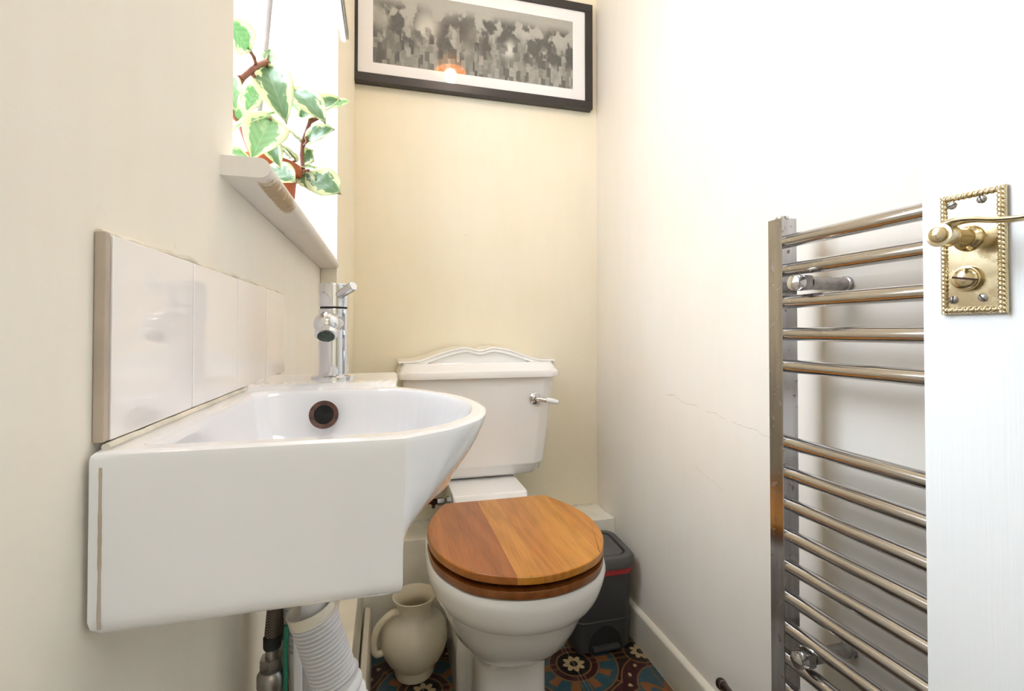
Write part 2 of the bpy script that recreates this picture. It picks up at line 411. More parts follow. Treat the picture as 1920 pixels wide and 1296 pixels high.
# pipe boxing and skirtings
tag(obox('trim_2', m_ledge, None, XW, XR, 1.4165, YB, 0, .298, bev=.003), 'low cream boxed ledge along the back wall behind the toilet', kind='structure')
tag(obox('trim_3', m_ledge, None, XW, -.0605, YF, 1.4165, 0, .298, bev=.003), 'low cream boxed ledge along the left wall below the basin', kind='structure')
def skirt(name, label, pts, side):
    bm = bmesh.new(); (x0, y0), (x1, y1) = pts
    prof = [(0, 0), (.015, 0), (.015, .088), (.011, .094), (0, .098)]
    loft(bm, [[(x0 + side * a, y, h) for a, h in prof] for y in (y0, y1)])
    return tag(fin(bm, name, m_gloss), label, kind='structure')
skirt('baseboard_right', 'cream skirting board along the right wall', ((XR, YF), (XR, 1.4165)), -1)
bm = bmesh.new(); prof = [(0, 0), (.024, 0), (.024, .118), (.018, .130), (.006, .134), (.003, .130)]
loft(bm, [[(-.0600 + a, y, h) for a, h in prof] for y in (YF, 1.4)])
tag(fin(bm, 'baseboard_left', m_gloss), 'cream skirting board along the left boxed ledge', kind='structure')
# sealant bead where the back ledge meets wall
bm = bmesh.new(); tube(bm, [(x, YB - .003 + random.uniform(-.001, .001), .299) for x in [ -.09 + .02 * k for k in range(40)]], .004, 8)
tag(fin(bm, 'trim_4', m_caulk), 'aged sealant bead along the top of the back ledge', kind='structure')

# window
wn = empty('window_1'); tag(wn, 'bright window in the left wall above the basin', kind='structure')
bm = bmesh.new(); fx0, fx1 = -.345, -.300
for a in ((WY0, WY0 + .04, WZ0, WZ1), (WY1 - .04, WY1, WZ0, WZ1), (WY0 + .04, WY1 - .04, WZ0, WZ0 + .045), (WY0 + .04, WY1 - .04, WZ1 - .045, WZ1)):
    box(bm, fx0, fx1, a[0], a[1], a[2], a[3], bev=.004)
fin(bm, 'window_frame', m_white, wn)
obox('pane', m_frost, wn, -.326, -.320, WY0 + .035, WY1 - .035, WZ0 + .04, WZ1 - .04)
tag(obox('reveal_sill', m_white, wn, -.345, XW - .0005, WY0, WY1 - .0005, WZ0 - .016, WZ0), 'white painted inner ledge')

# window sill board with rounded nose
bm = bmesh.new()
sz0, sz1 = 1.0257, 1.0421
prof = [(XW - .06, sz0), (-.1015, sz0)] + [(-.1015 + .0082 * math.sin(t), (sz0 + sz1) / 2 - .0082 * math.cos(t)) for t in [PI * k / 8 for k in range(1, 8)]] + [(-.1015, sz1), (XW - .06, sz1)]
loft(bm, [[(px, y, pz) for px, pz in prof] for y in (.4320, .4365, WY1 - .0015)])
sill = fin(bm, 'trim_5', m_sill)
tag(sill, 'projecting cream window sill with brown damp stains on its edge', kind='structure')

# ------------------------------------------------------------------ splashback
sp = thing('tile_splashback', 'row of four square white glazed tiles above the basin', 'splashback', (XW, .266, .8485))
ty = [.2665, .3655, .4645, .5645, .6655]
for k in range(4):
    bm = bmesh.new(); box(bm, XW, -.1254, ty[k] + .0006, ty[k + 1] - .0006, .8480, .9455, bev=.0012)
    rel(sp, fin(bm, 'tile', m_tile))
rel(sp, tag(obox('edge_strip', m_tan, None, XW, -.1257, .2615, .2660, .8482, .9462, bev=.001), 'tan tile edging strip'))
bm = bmesh.new()
tube(bm, [(-.1250 + random.uniform(-.0002, .0002), .262 + .0075 * k, .8462 + random.uniform(-.0002, .0002)) for k in range(46)], .0019, 8)
rel(sp, tag(fin(bm, 'sealant_bead', m_caulk), 'yellowed sealant bead'))
bm = bmesh.new()
tube(bm, [(XW + .001, .264 + .0093 * k, .9465 + random.uniform(-.0008, .0008)) for k in range(44)], [random.uniform(.0014, .003) for _ in range(44)], 6)
rel(sp, fin(bm, 'top_grout', m_caulk))

# ------------------------------------------------------------------ basin
RZ, BZ = .845, .7615
ba = thing('wash_basin', 'small white ceramic wall basin with a rounded projecting bowl', 'basin', (XW, .43, BZ))
cx, cy = -.035, .375
def fillet(poly, idx, r, n=6):
    out = []
    for i, p in enumerate(poly):
        if i in idx:
            p = Vector(p); a = (Vector(poly[i - 1]) - p).normalized(); b = (Vector(poly[(i + 1) % len(poly)]) - p).normalized()
            A = p + a * r; B = p + b * r
            for k in range(n + 1):
                t = k / n; out.append(tuple((1 - t) ** 2 * A + 2 * t * (1 - t) * p + t * t * B))
        else: out.append(tuple(p))
    return out
arc = crom([(.0095, .2557), (.0140, .2585), (.0245, .2655), (.0385, .2755), (.0580, .3000), (.0680, .3300), (.0705, .3600), (.0620, .4060), (.0380, .4520), (.0095, .4900)], 6)
arc = [tuple(p) for p in [Vector((a[0], a[1])) for a in arc]]
tail = fillet([(.0095, .492), (.0118, .545), (.0118, .6090), (XW + .0005, .6090), (XW + .0005, .300), (-.1282, .2555)], (2,), .012)
outer = [(-.004, .2555)] + arc + tail[1:]
base_line = lambda x: min(x, .0085)
inner = []
arc_in = crom([(-.112, .270), (-.06, .2675), (.000, .2690), (.0260, .2790), (.0490, .3060), (.0590, .3420), (.0560, .3850), (.0360, .4350), (.0020, .4700), (-.05, .4800), (-.1000, .4800), (-.1155, .4700)], 5)
inner = [(p[0], p[1]) for p in [Vector((a[0], a[1])) for a in arc_in]]
def cross2(a, b): return a[0] * b[1] - a[1] * b[0]
def pr(poly, th):
    d = (math.cos(th), math.sin(th)); best = None
    for i in range(len(poly)):
        a = poly[i]; b = poly[(i + 1) % len(poly)]
        e = (b[0] - a[0], b[1] - a[1]); den = cross2(d, e)
        if abs(den) < 1e-12: continue
        w_ = (a[0] - cx, a[1] - cy); t = cross2(w_, e) / den; s_ = cross2(w_, d) / den
        if t > 0 and -1e-6 <= s_ <= 1 + 1e-6: best = t if best is None else max(best, t)
    return best or .01
angs = sorted({round(math.atan2(p[1] - cy, p[0] - cx), 4) for p in outer + inner} | {round(-PI + 2 * PI * k / 96 + .001, 4) for k in range(96)})
def pt(poly, th, k=1.0):
    r = pr(poly, th) * k; return cx + r * math.cos(th), cy + r * math.sin(th)
OUT = [pt(outer, a) for a in angs]; INN = [pt(inner, a) for a in angs]
rings = []
gtab = [(.7615, 0), (.7840, .0), (.7900, .10), (.7960, .28), (.8040, .50), (.8140, .70), (.8240, .84), (.8340, .94), (.8420, .995), (.8450, 1.0)]
def gz(z):
    for (a, ga), (b, gb) in zip(gtab, gtab[1:]):
        if z <= b: return ga + (gb - ga) * (z - a) / (b - a)
    return 1
def oring(z, ins=0.0):
    g = gz(z); o = []
    for (x, y) in OUT:
        bx = base_line(x); X = bx + (x - bx) * g
        # bulge also draws back along Y near the deck as it narrows
        n = Vector((X - cx, y - cy)); 
        if n.length > 0 and x > XW + .002: X -= n.normalized().x * ins
        Y = y - (n.normalized().y * ins if n.length else 0)
        o.append((X, Y, z))
    return o
for z, ins in ((BZ, .009), (BZ + .0015, .004), (BZ + .005, .001), (.770, 0), (.774, 0), (.778, 0), (.7825, 0), (.787, 0), (.793, 0), (.80, 0), (.807, 0), (.815, 0), (.823, 0), (.83, 0), (.836, 0), (.8415, 0), (.8438, .0006), (.845, .0025)):
    rings.append(oring(z, ins))
def deckz(y): t = min(1, max(0, (y - .486) / .008)); return .004 * t * t * (3 - 2 * t)
rings[-2] = [(x, y, z + deckz(y)) for x, y, z in rings[-2]]; rings[-1] = [(x, y, z + deckz(y)) for x, y, z in rings[-1]]
def blend(k, z, f=0):
    return [(a[0] * (1 - k) + b[0] * k, a[1] * (1 - k) + b[1] * k, z + deckz(a[1] * (1 - k) + b[1] * k)) for a, b in zip([(p[0], p[1]) for p in rings[17]], INN)]
for k in (.2, .4, .6, .75, .84, .9, .94): rings.append(blend(k, RZ))
rings.append([(x, y, RZ - .0006) for x, y in INN])
for k, z in ((.985, .8425), (.97, .838), (.955, .830), (.935, .820), (.905, .808), (.85, .796), (.75, .786), (.6, .780), (.4, .776), (.2, .7745)):
    rings.append([(cx + (x - cx) * k, cy + (y - cy) * k, z) for x, y in INN])
bm = bmesh.new(); loft(bm, rings)
rel(ba, fin(bm, 'bowl', m_ceramic))
# overflow and drain
bm = bmesh.new(); oc = (-.0545, .4655, .8235)
lathe(bm, [(.0085, -.002), (.0085, .004), (.0125, .005), (.0125, .001)], oc, (0, -1, .22), 32, False, False)
rel(ba, tag(fin(bm, 'overflow_ring', simple('corroded_copper', (.11, .045, .03), .5, noise=.5, nscale=200)), 'brown corroded overflow ring'))
bm = bmesh.new(); lathe(bm, [(.0088, .0030), (.0001, .0030)], oc, (0, -1, .22), 24)
rel(ba, fin(bm, 'overflow_hole', m_dark))
bm = bmesh.new(); lathe(bm, [(.019, 0), (.021, .001), (.019, .0025), (.014, .003), (.001, .0018)], (cx, cy, .7740), (0, 0, 1), 32)
rel(ba, fin(bm, 'drain', m_chrome))
bm = bmesh.new(); lathe(bm, [(.010, .656), (.010, .712), (.0225, .713), (.0225, .762), (.018, .764)], (-.058, .43, 0), (0, 0, 1), 24)
rel(ba, fin(bm, 'waste_outlet', m_hose))
bm = bmesh.new(); tube(bm, [(-.1238, .2556, .7665 + .0036 * k) for k in range(21)], [random.uniform(.0006, .0009) for _ in range(21)], 6)
rel(ba, tag(fin(bm, 'sealant_bead', m_tan), 'beige sealant line near the wall'))

# mixer tap
TX, TY, TZ = -.0555, .552, .849
tp = thing('mixer_tap', 'chrome cylindrical mixer tap on the far end of the basin', 'tap', (TX, TY, TZ))
bm = bmesh.new(); lathe(bm, [(.0225, 0), (.0225, .0022), (.0200, .0042), (.0165, .0042)], (TX, TY, TZ), seg=40)
rel(tp, fin(bm, 'base_ring', m_chrome))
bm = bmesh.new(); lathe(bm, [(.0153, .003), (.0153, .0735), (.0150, .0742), (.0120, .0742)], (TX, TY, TZ), seg=48); rel(tp, fin(bm, 'body', m_chrome))
bm = bmesh.new(); lathe(bm, [(.0139, .0738), (.0139, .0768)], (TX, TY, TZ), seg=40); rel(tp, fin(bm, 'seal', m_rubber))
bm = bmesh.new(); lathe(bm, [(.0153, .0764), (.0155, .0772), (.0155, .1000), (.0148, .1012), (.001, .1018)], (TX, TY, TZ), seg=48); rel(tp, fin(bm, 'head', m_chrome))
bm = bmesh.new(); tube(bm, [(TX + .004, TY - .008, TZ + .0880), (TX + .011, TY - .017, TZ + .0915), (TX + .0215, TY - .0290, TZ + .0970), (TX + .0222, TY - .0298, TZ + .0973)], [.0050, .0050, .0050, .0040], 20); rel(tp, fin(bm, 'lever', m_chrome))
bm = bmesh.new(); lathe(bm, [(.0112, 0), (.0112, .050), (.0118, .060)] + [(.0120 * math.cos(a * PI / 20), .063 + .0120 * math.sin(a * PI / 20)) for a in range(10)] + [(.0003, .0750)], (TX, TY, TZ + .0590), (0, -1, -.03), 40); rel(tp, fin(bm, 'spout', m_chrome))
bm = bmesh.new(); tube(bm, [(TX, TY - .0610, TZ + .0570), (TX, TY - .0680, TZ + .0462)], [.0103, .0103], 28); tube(bm, [(TX, TY - .0680, TZ + .0462), (TX, TY - .0686, TZ + .0454)], [.0096, .0080], 28)
nz = rel(tp, fin(bm, 'nozzle', m_chrome))
bm = bmesh.new(); tube(bm, [(TX, TY - .0681, TZ + .0459), (TX, TY - .0689, TZ + .0448)], [.0078, .0078], 24)
rel(tp, fin(bm, 'aerator', simple('aerator_mesh', (.10, .13, .11), .6, metal=.6, noise=.8, nscale=900)))

# ------------------------------------------------------------------ toilet
to = thing('toilet', 'white close-coupled toilet with closed varnished wooden lid', 'toilet', (.268, 1.2, 0))
tcx = .268
def super_ring(hw, yf, yb, z, ex=2.3, n=56, c=tcx, wide=.5):
    o = []; ym = yf + (yb - yf) * wide
    for k in range(n):
        t = 2 * PI * k / n - PI / 2; c_, s_ = math.cos(t), math.sin(t)
        x = math.copysign(abs(c_) ** (2 / ex), c_) * hw
        e2 = ex if s_ < 0 else 4.0
        y = math.copysign(abs(s_) ** (2 / e2), s_); x = math.copysign(abs(c_) ** (2 / e2), c_) * hw
        y = ym + y * ((ym - yf) if s_ < 0 else (yb - ym))
        o.append((c + x, y, z))
    return o
bm = bmesh.new()
secs = [(.080, .985, 1.28, 0, 4.5), (.079, .985, 1.28, .185, 4.5), (.081, .980, 1.28, .200, 3.8), (.092, .955, 1.28, .216, 2.9), (.112, .922, 1.27, .236, 2.5), (.131, .890, 1.26, .265, 2.3), (.147, .865, 1.25, .302, 2.2), (.158, .848, 1.24, .335, 2.15), (.162, .841, 1.23, .350, 2.1),
        (.162, .841, 1.23, .3545, 2.1), (.1700, .826, 1.22, .3560, 2.1), (.1745, .817, 1.22, .366, 2.1), (.180, .810, 1.22, .380, 2.1), (.185, .805, 1.21, .400, 2.1), (.187, .803, 1.20, .418, 2.1), (.184, .807, 1.20, .428, 2.1), (.175, .818, 1.19, .4325, 2.1)]
loft(bm, [super_ring(hw, yf, yb, z, ex) for hw, yf, yb, z, ex in secs]); rel(to, fin(bm, 'pan', m_cistern))
bm = bmesh.new()
def rrect(x0, x1, y0, y1, z, r=.02, n=5):
    o = []
    for (px, py, a) in ((x1 - r, y1 - r, 0), (x0 + r, y1 - r, 90), (x0 + r, y0 + r, 180), (x1 - r, y0 + r, 270)):
        for k in range(n + 1):
            t = math.radians(a + 90 * k / n); o.append((px + r * math.cos(t), py + r * math.sin(t), z))
    return o
loft(bm, [rrect(.168, .368, 1.16, 1.40, 0, .03), rrect(.167, .369, 1.158, 1.40, .10, .03), rrect(.172, .364, 1.165, 1.40, .135, .035), rrect(.19, .346, 1.18, 1.40, .165, .04)])
rel(to, fin(bm, 'foot', m_cistern))
bm = bmesh.new()
loft(bm, [rrect(.19, .346, 1.16, 1.40, .19), rrect(.178, .356, 1.18, 1.43, .36, .02), rrect(.170, .362, 1.205, 1.45, .425, .012), rrect(.166, .366, 1.235, 1.46, .470, .008), rrect(.168, .364, 1.240, 1.46, .473, .008)])
rel(to, fin(bm, 'neck', m_cistern))
# seat ring and lid, planks of the lid
outl = crom([(.084, 1.035), (.098, 1.105), (.134, 1.186), (.150, 1.1935)], 5)[:-1] + [Vector((.150 + (.385 - .150) * k / 6, 1.1935 + .010 * math.sin(PI * k / 6) * 0)) for k in range(6)] + crom([(.385, 1.1935), (.401, 1.186), (.437, 1.105), (.4515, 1.035), (.447, .962), (.428, .902), (.390, .846), (.330, .812), (.268, .801), (.206, .812), (.147, .846), (.108, .902), (.088, .962), (.084, 1.035)], 5)[:-1]
outl = [(p[0], p[1]) for p in outl]
def scaled(poly, k, z): return [(tcx + (x - tcx) * k, 1.0 + (y - 1.0) * k, z) for x, y in poly]
bm = bmesh.new()
loft(bm, [scaled(outl, .965, .4325), scaled(outl, .990, .4325), scaled(outl, .996, .4350), scaled(outl, .996, .4450), scaled(outl, .992, .4465), scaled(outl, .62, .4465), scaled(outl, .60, .447), scaled(outl, .60, .4335), scaled(outl, .965, .4335)], cap0=False, cap1=False)
st = rel(to, tag(fin(bm, 'seat', m_wood), 'dark varnished wooden seat ring')); st.color = (.26, .085, .020, 1)
lid = empty('lid', (0, 0, 0)); rel(to, lid); tag(lid, 'varnished wooden lid of glued staves')
def clip(poly, x0, x1):
    def half(P, f):
        o = []
        for i in range(len(P)):
            a, b = P[i - 1], P[i]; fa, fb = f(a), f(b)
            if (fa >= 0) != (fb >= 0):
                t = fa / (fa - fb); o.append((a[0] + (b[0] - a[0]) * t, a[1] + (b[1] - a[1]) * t))
            if fb >= 0: o.append(b)
        return o
    return half(half(poly, lambda p: p[0] - x0), lambda p: x1 - p[0])
cuts = [.07, .118, .155, .2205, .268, .312, .352, .398, .47]
tones = [(.45, .155, .020), (.39, .125, .015), (.36, .110, .014), (.56, .235, .035), (.50, .190, .026), (.54, .220, .030), (.58, .250, .038), (.54, .210, .030)]
for k in range(8):
    P = clip(outl, cuts[k] + .0001, cuts[k + 1] - .0001)
    # drop duplicates
    Q = []
    for p in P:
        if not Q or (abs(p[0] - Q[-1][0]) + abs(p[1] - Q[-1][1])) > 1e-5: Q.append(p)
    if abs(Q[0][0] - Q[-1][0]) + abs(Q[0][1] - Q[-1][1]) < 1e-5: Q.pop()
    def shr(q, d, z):
        o = []
        for x, y in q:
            vx, vy = x - tcx, y - 1.0; L = math.hypot(vx, vy); nx = x - vx / L * d
            if abs(x - cuts[k] - .0001) < 3e-4 or abs(x - cuts[k + 1] + .0001) < 3e-4: nx = x
            o.append((nx, y - vy / L * d, z))
        return o
    bm = bmesh.new(); loft(bm, [shr(Q, .0012, .4585), shr(Q, 0, .4598), shr(Q, 0, .4705), shr(Q, .0008, .4722), shr(Q, .0028, .4735)])
    o = fin(bm, 'plank', m_wood, lid); o.color = tones[k] + (1,)
for hx in (.19, .346):
    bm = bmesh.new(); lathe(bm, [(.006, -.022), (.006, .022)], (hx, 1.204, .455), (1, 0, 0), 16); lathe(bm, [(.010, 0), (.010, .018), (.006, .02)], (hx, 1.206, .4325), (0, 0, 1), 16)
    rel(to, fin(bm, 'hinge', m_chrome))
for bx in (.15, .386):
    bm = bmesh.new(); lathe(bm, [(.008, 0), (.008, .0123)], (bx, .90, .4462), (0, 0, 1), 16); rel(to, fin(bm, 'bumper', m_rubber))
# cistern
CF = 1.33
def oct_ring(x0, x1, y0, y1, z, ch):
    return [(x0, y1, z), (x0, y0 + ch, z), (x0 + ch * .35, y0 + ch * .55, z), (x0 + ch * 1.3, y0, z), (x1 - ch * 1.3, y0, z), (x1 - ch * .35, y0 + ch * .55, z), (x1, y0 + ch, z), (x1, y1, z)]
bm = bmesh.new()
secs = [(.096, .424, CF + .045, .4780, .022), (.090, .430, CF + .032, .4800, .024), (.080, .443, CF + .022, .492, .026), (.078, .447, CF + .017, .506, .027), (.074, .452, CF + .013, .511, .028), (.071, .4545, CF + .010, .517, .028), (.045, .481, CF + .001, .745, .030), (.043, .483, CF, .7650, .030)]
loft(bm, [oct_ring(x0, x1, y0, YB - .012, z, ch) for x0, x1, y0, z, ch in secs])
bmesh.ops.bevel(bm, geom=[e for e in bm.edges if abs(e.verts[0].co.z - e.verts[1].co.z) > .02 and min(e.verts[0].co.y, e.verts[1].co.y) < 1.5], offset=.004, segments=3, affect='EDGES')
rel(to, fin(bm, 'cistern', m_cistern))
ct = bpy.context
bm = bmesh.new()
ls = [(.034, .492, CF - .006, .7640, .030), (.030, .496, CF - .012, .7665, .030), (.029, .497, CF - .013, .7760, .030), (.031, .495, CF - .010, .7850, .030), (.036, .490, CF - .001, .7905, .030), (.037, .489, CF + .001, .7950, .030), (.041, .485, CF + .012, .8030, .030), (.042, .484, CF + .015, .8080, .030)]
loft(bm, [oct_ring(x0, x1, y0, YB - .006, z, ch) for x0, x1, y0, z, ch in ls])
# crest: scalloped raised back with a moulded edge
half = [(.232, .8120), (.226, .8135), (.200, .8140), (.170, .8180), (.130, .8315), (.095, .8425), (.066, .8490), (.045, .8520), (.028, .8500), (.012, .8455), (0, .8440)]
prof = [(.263 - a, z) for a, z in half] + [(.263 + a, z) for a, z in half[-2::-1]]
prof = [(p[0], p[1]) for p in crom([(x, z, 0) for x, z in prof], 4)]
def crest(y, dz, ins): 
    return [(.263 + (x - .263) * (1 - ins / .23), y, max(.8065, z + dz)) for x, z in prof] + [(.263 + .2275, y, .8040), (.263 - .2275, y, .8040)]
loft(bm, [crest(YB - .008, 0, 0), crest(CF + .050, 0, 0), crest(CF + .046, -.0015, .001), crest(CF + .044, -.004, .002), crest(CF + .047, -.0065, .004), crest(CF + .047, -.009, .006), crest(CF + .043, -.0110, .008), crest(CF + .041, -.0135, .010), crest(CF + .047, -.0160, .012)])
rel(to, fin(bm, 'cistern_lid', m_cistern))
fl_ = empty('flush_lever'); rel(to, fl_)
bm = bmesh.new(); lathe(bm, [(.0165, 0), (.0165, .003), (.013, .006), (.0115, .006), (.010, .010), (.006, .012)], (.4165, CF + .001, .704), (0, -1, 0), 28)
tube(bm, [(.4165, CF - .010, .704), (.424, CF - .018, .7035), (.4420, CF - .021, .7005)], [.0050, .0062, .0068], 16); fin(bm, 'lever_arm', m_chrome, fl_)
bm = bmesh.new(); tube(bm, [(.4420, CF - .021, .7005), (.449, CF - .0215, .6995), (.462, CF - .022, .697), (.473, CF - .022, .6945), (.478, CF - .022, .6935)], [.0062, .0082, .0080, .0066, .0060], 18); tag(fin(bm, 'lever_grip', m_ceramic, fl_), 'white ceramic lever grip')
bm = bmesh.new(); tube(bm, [(.478, CF - .022, .6935), (.4805, CF - .022, .693)], [.0058, .0035], 16); fin(bm, 'lever_tip', m_chrome, fl_)

# inlet valve on the wall behind the pan
vv = thing('stop_valve', 'small dark tarnished water valve on the back wall beside the toilet', 'valve', (.15, YB, .385))
bm = bmesh.new(); lathe(bm, [(.008, 0), (.008, .052)], (.165, 1.47, .382), (1, 0, 0), 16); lathe(bm, [(.012, 0), (.012, .02)], (.150, 1.47, .382), (1, 0, 0), 6); lathe(bm, [(.0125, 0), (.0125, .012)], (.186, 1.47, .382), (1, 0, 0), 6)
rel(vv, fin(bm, 'valve_body', m_steel))
bm = bmesh.new(); tube(bm, [(.152, 1.47, .382), (.135, 1.465, .385), (.122, 1.462, .388)], [.008, .010, .006], 12); tube(bm, [(.140, 1.47, .380), (.137, 1.462, .366)], [.006, .005], 10)
rel(vv, fin(bm, 'tap_head', m_brown))
bm = bmesh.new(); tube(bm, [(.125, 1.465, .384), (.125, 1.50, .38), (.125, YB - .0, .38)], .0065, 12); rel(vv, fin(bm, 'pipe', m_steel))

# ------------------------------------------------------------------ framed print
PX0, PX1, PZ0, PZ1 = -.1150, .6850, 1.663, 2.026
pf = thing('framed_print', 'wide black framed monochrome skyline print with white mount on the back wall', 'picture', (.285, YB, PZ0))
bm = bmesh.new(); fw = .027; y0, y1 = YB - .030, YB - .001
for a in ((PX0, PX1, PZ0, PZ0 + fw), (PX0, PX1, PZ1 - fw, PZ1), (PX0, PX0 + fw, PZ0 + fw, PZ1 - fw), (PX1 - fw, PX1, PZ0 + fw, PZ1 - fw)):
    box(bm, a[0], a[1], y0, y1, a[2], a[3], bev=.0015)
rel(pf, fin(bm, 'frame', m_black))
bm = bmesh.new(); iw = .044
a0, a1, b0, b1 = PX0 + fw, PX1 - fw, PZ0 + fw, PZ1 - fw
for a in ((a0, a1, b0, b0 + iw - .008), (a0, a1, b1 - iw + .004, b1), (a0, a0 + iw, b0 + iw - .008, b1 - iw + .004), (a1 - iw, a1, b0 + iw - .008, b1 - iw + .004)): box(bm, a[0], a[1], YB - .024, YB - .020, a[2], a[3])
rel(pf, fin(bm, 'mount', m_mount, smooth=False))
bm = bmesh.new(); box(bm, 0, a1 - a0 - 2 * iw + .004, 0, .002, 0, b1 - b0 - 2 * iw + .016)
pr_ = fin(bm, 'print', m_print, smooth=False); pr_.location = (a0 + iw - .002, YB - .0225, b0 + iw - .010); rel(pf, pr_)

# ------------------------------------------------------------------ pendant lamp (mirrored in the picture glass)
pl = thing('pendant_lamp', 'amber glass pendant lamp hanging from the ceiling', 'lamp', (.31, .62, ZC))
bm = bmesh.new(); tube(bm, [(.31, .62, ZC), (.31, .62, 2.30)], .003, 8); rel(pl, fin(bm, 'flex', m_black))
bm = bmesh.new(); lathe(bm, [(.04, 0), (.04, -.012), (.005, -.02)], (.31, .62, ZC), (0, 0, 1), 24); rel(pl, fin(bm, 'ceiling_rose', m_white))
bm = bmesh.new(); lathe(bm, [(.018, .10), (.045, .09), (.07, .06), (.08, .02), (.078, .02), (.068, .058), (.043, .087), (.016, .097)], (.31, .62, 2.20), (0, 0, 1), 32, False, False)
M = Mat('lit_amber_shade'); M.color((.8, .35, .06)); M.b.inputs['Emission Color'].default_value = (1, .42, .08, 1); M.b.inputs['Emission Strength'].default_value = 2.0
rel(pl, fin(bm, 'shade', M.m))
bm = bmesh.new(); bmesh.ops.create_uvsphere(bm, u_segments=20, v_segments=12, radius=.032, matrix=Matrix.Translation((.31, .62, 2.205))); rel(pl, fin(bm, 'bulb', m_bulb))

# ------------------------------------------------------------------ towel rail
tr_ = thing('towel_rail', 'tall chrome ladder towel radiator on the right wall', 'radiator', (.64, .42, .12))
RX = .6315
def post(y0, y1):
    bm = bmesh.new(); prof = [(.620, y0 + .001), (.621, y0), (.650, y0), (.652, y0 + .003), (.652, y1 - .003), (.650, y1), (.621, y1), (.620, y1 - .001)]
    loft(bm, [[(x, y, z) for x, y in prof] for z in (.150, 1.0835)])
    o = rel(tr_, fin(bm, 'post', m_post))
    bm = bmesh.new(); lathe(bm, [(.0105, 0), (.0105, .0045), (.009, .0055), (.0005, .0055)], (.636, (y0 + y1) / 2, 1.0835), (0, 0, 1), 24)
    c = fin(bm, 'plug', m_chrome); c.parent = o; return o
post(.642, .671); post(.160, .189)
zs = [1.0451, .999, .9465, .8945, .8425, .7185, .6690, .6190, .5690, .519, .469, .4195, .370, .320, .270, .205, .178]
bm = bmesh.new(); lathe(bm, [(.0108, 0), (.0108, .453)], (0, 0, 0), (0, 1, 0), 24); bar0 = None
me = None
for z in zs[:-2]:
    if me is None:
        o = fin(bm, 'bar', m_rail); me = o.data; o.location = (RX, .189, z)
    else:
        o = bpy.data.objects.new('bar', me); C.objects.link(o); o.location = (RX, .189, z)
    rel(tr_, o)
for z in (.974, .3965):
    b = empty('bracket', (0, 0, 0)); b.parent = tr_; b.matrix_parent_inverse = Matrix.Translation(-Vector(tr_.location))
    bm = bmesh.new(); lathe(bm, [(.0005, -.001), (.008, .0), (.0115, .002), (.0125, .005), (.0125, .015)], (.604, .606, z), (1, 0, 0), 28); fin(bm, 'bracket_cap', m_chrome, b)
    bm = bmesh.new(); box(bm, .618, .636, .596, .618, z - .0115, z + .0115, bev=.003); lathe(bm, [(.0105, 0), (.0105, .068), (.0125, .069), (.0125, .075)], (.636, .606, z), (1, 0, 0), 28); fin(bm, 'bracket_arm', m_steel, b)
# pipe tail
pg = thing('pipe_end', 'short dark bronze pipe end below the towel rail near the skirting', 'pipe', (.690, .86, .16))
bm = bmesh.new(); tube(bm, [(.683, .876, .1580), (.680, .862, .1610), (.671, .835, .1680), (.640, .755, .184), (.636, .70, .185), (.636, .66, .185)], .0085, 16); lathe(bm, [(.006, -.006), (.010, -.003), (.0115, .003), (.0105, .009), (.0085, .010)], (.683, .877, .1575), (-.28, -1, .22), 20)
rel(pg, fin(bm, 'pipe', m_brown))
bm = bmesh.new(); tube(bm, [(.6812, .8675, .160), (.6805, .8640, .161)], [.0097, .0097], 18); rel(pg, fin(bm, 'olive_ring', m_steel))

# ------------------------------------------------------------------ door with brass furniture
th = math.radians(6.2)
P0 = Vector((.55, .3629, 0)); dv = Vector((-math.sin(th), math.cos(th), 0)); nv = Vector((-math.cos(th), -math.sin(th), 0))
DM = Matrix(((dv.x, nv.x, 0, P0.x), (dv.y, nv.y, 0, P0.y), (0, 0, 1, 0), (0, 0, 0, 1)))   # local x along leaf towards free edge, y out of face
dr = empty('door_1'); dr.matrix_world = DM; tag(dr, 'open white grained door leaf at the right with brass lever handle', kind='structure')
obox('door_leaf', m_door, dr, -.755, .0180, -.036, 0, .012, 1.985, bev=.0015)
dh = empty('door_handle'); dh.parent = dr; tag(dh, 'antique brass lever handle on a rope edged backplate')
px0, px1, pz0, pz1 = -.0518, .0, .9160, 1.0358
obox('backplate', m_brass, dh, px0, px1, 0, .0042, pz0, pz1, bev=.0012)
bm = bmesh.new()
def rope(a, b, r=.0034, turns=26, seg=16):
    a = Vector(a); b = Vector(b); L = (b - a).length; d = (b - a).normalized(); u_, v2 = frame(d); n = int(L / .0005); k2 = 2 * PI / .0086
    rr = []
    for i in range(n + 1):
        s_ = L * i / n; rr.append([a + d * s_ + (u_ * math.cos(2 * PI * k / seg) + v2 * math.sin(2 * PI * k / seg)) * (r * (.66 + .34 * abs(math.cos((2 * PI * k / seg) + s_ * k2)) ** .7)) for k in range(seg)])
    loft(bm, rr)
i_ = .0038
for a, b in (((px0 + i_, .0036, pz0 + .001), (px0 + i_, .0036, pz1 - .001)), ((px1 - i_, .0036, pz0 + .001), (px1 - i_, .0036, pz1 - .001)), ((px0 + i_, .0036, pz0 + i_), (px1 - i_, .0036, pz0 + i_)), ((px0 + i_, .0036, pz1 - i_), (px1 - i_, .0036, pz1 - i_))): rope(a, b)
tag(fin(bm, 'rope_border', m_brass, dh), 'twisted rope border')
bm = bmesh.new(); bxc, bzc = -.0235, .9900
lathe(bm, [(.0128, .003), (.0128, .0055), (.0110, .0085), (.0095, .010), (.0082, .012), (.0078, .030), (.0082, .038)], (bxc, 0, bzc), (0, 1, 0), 32); fin(bm, 'spindle_boss', m_brass, dh)
bm = bmesh.new()
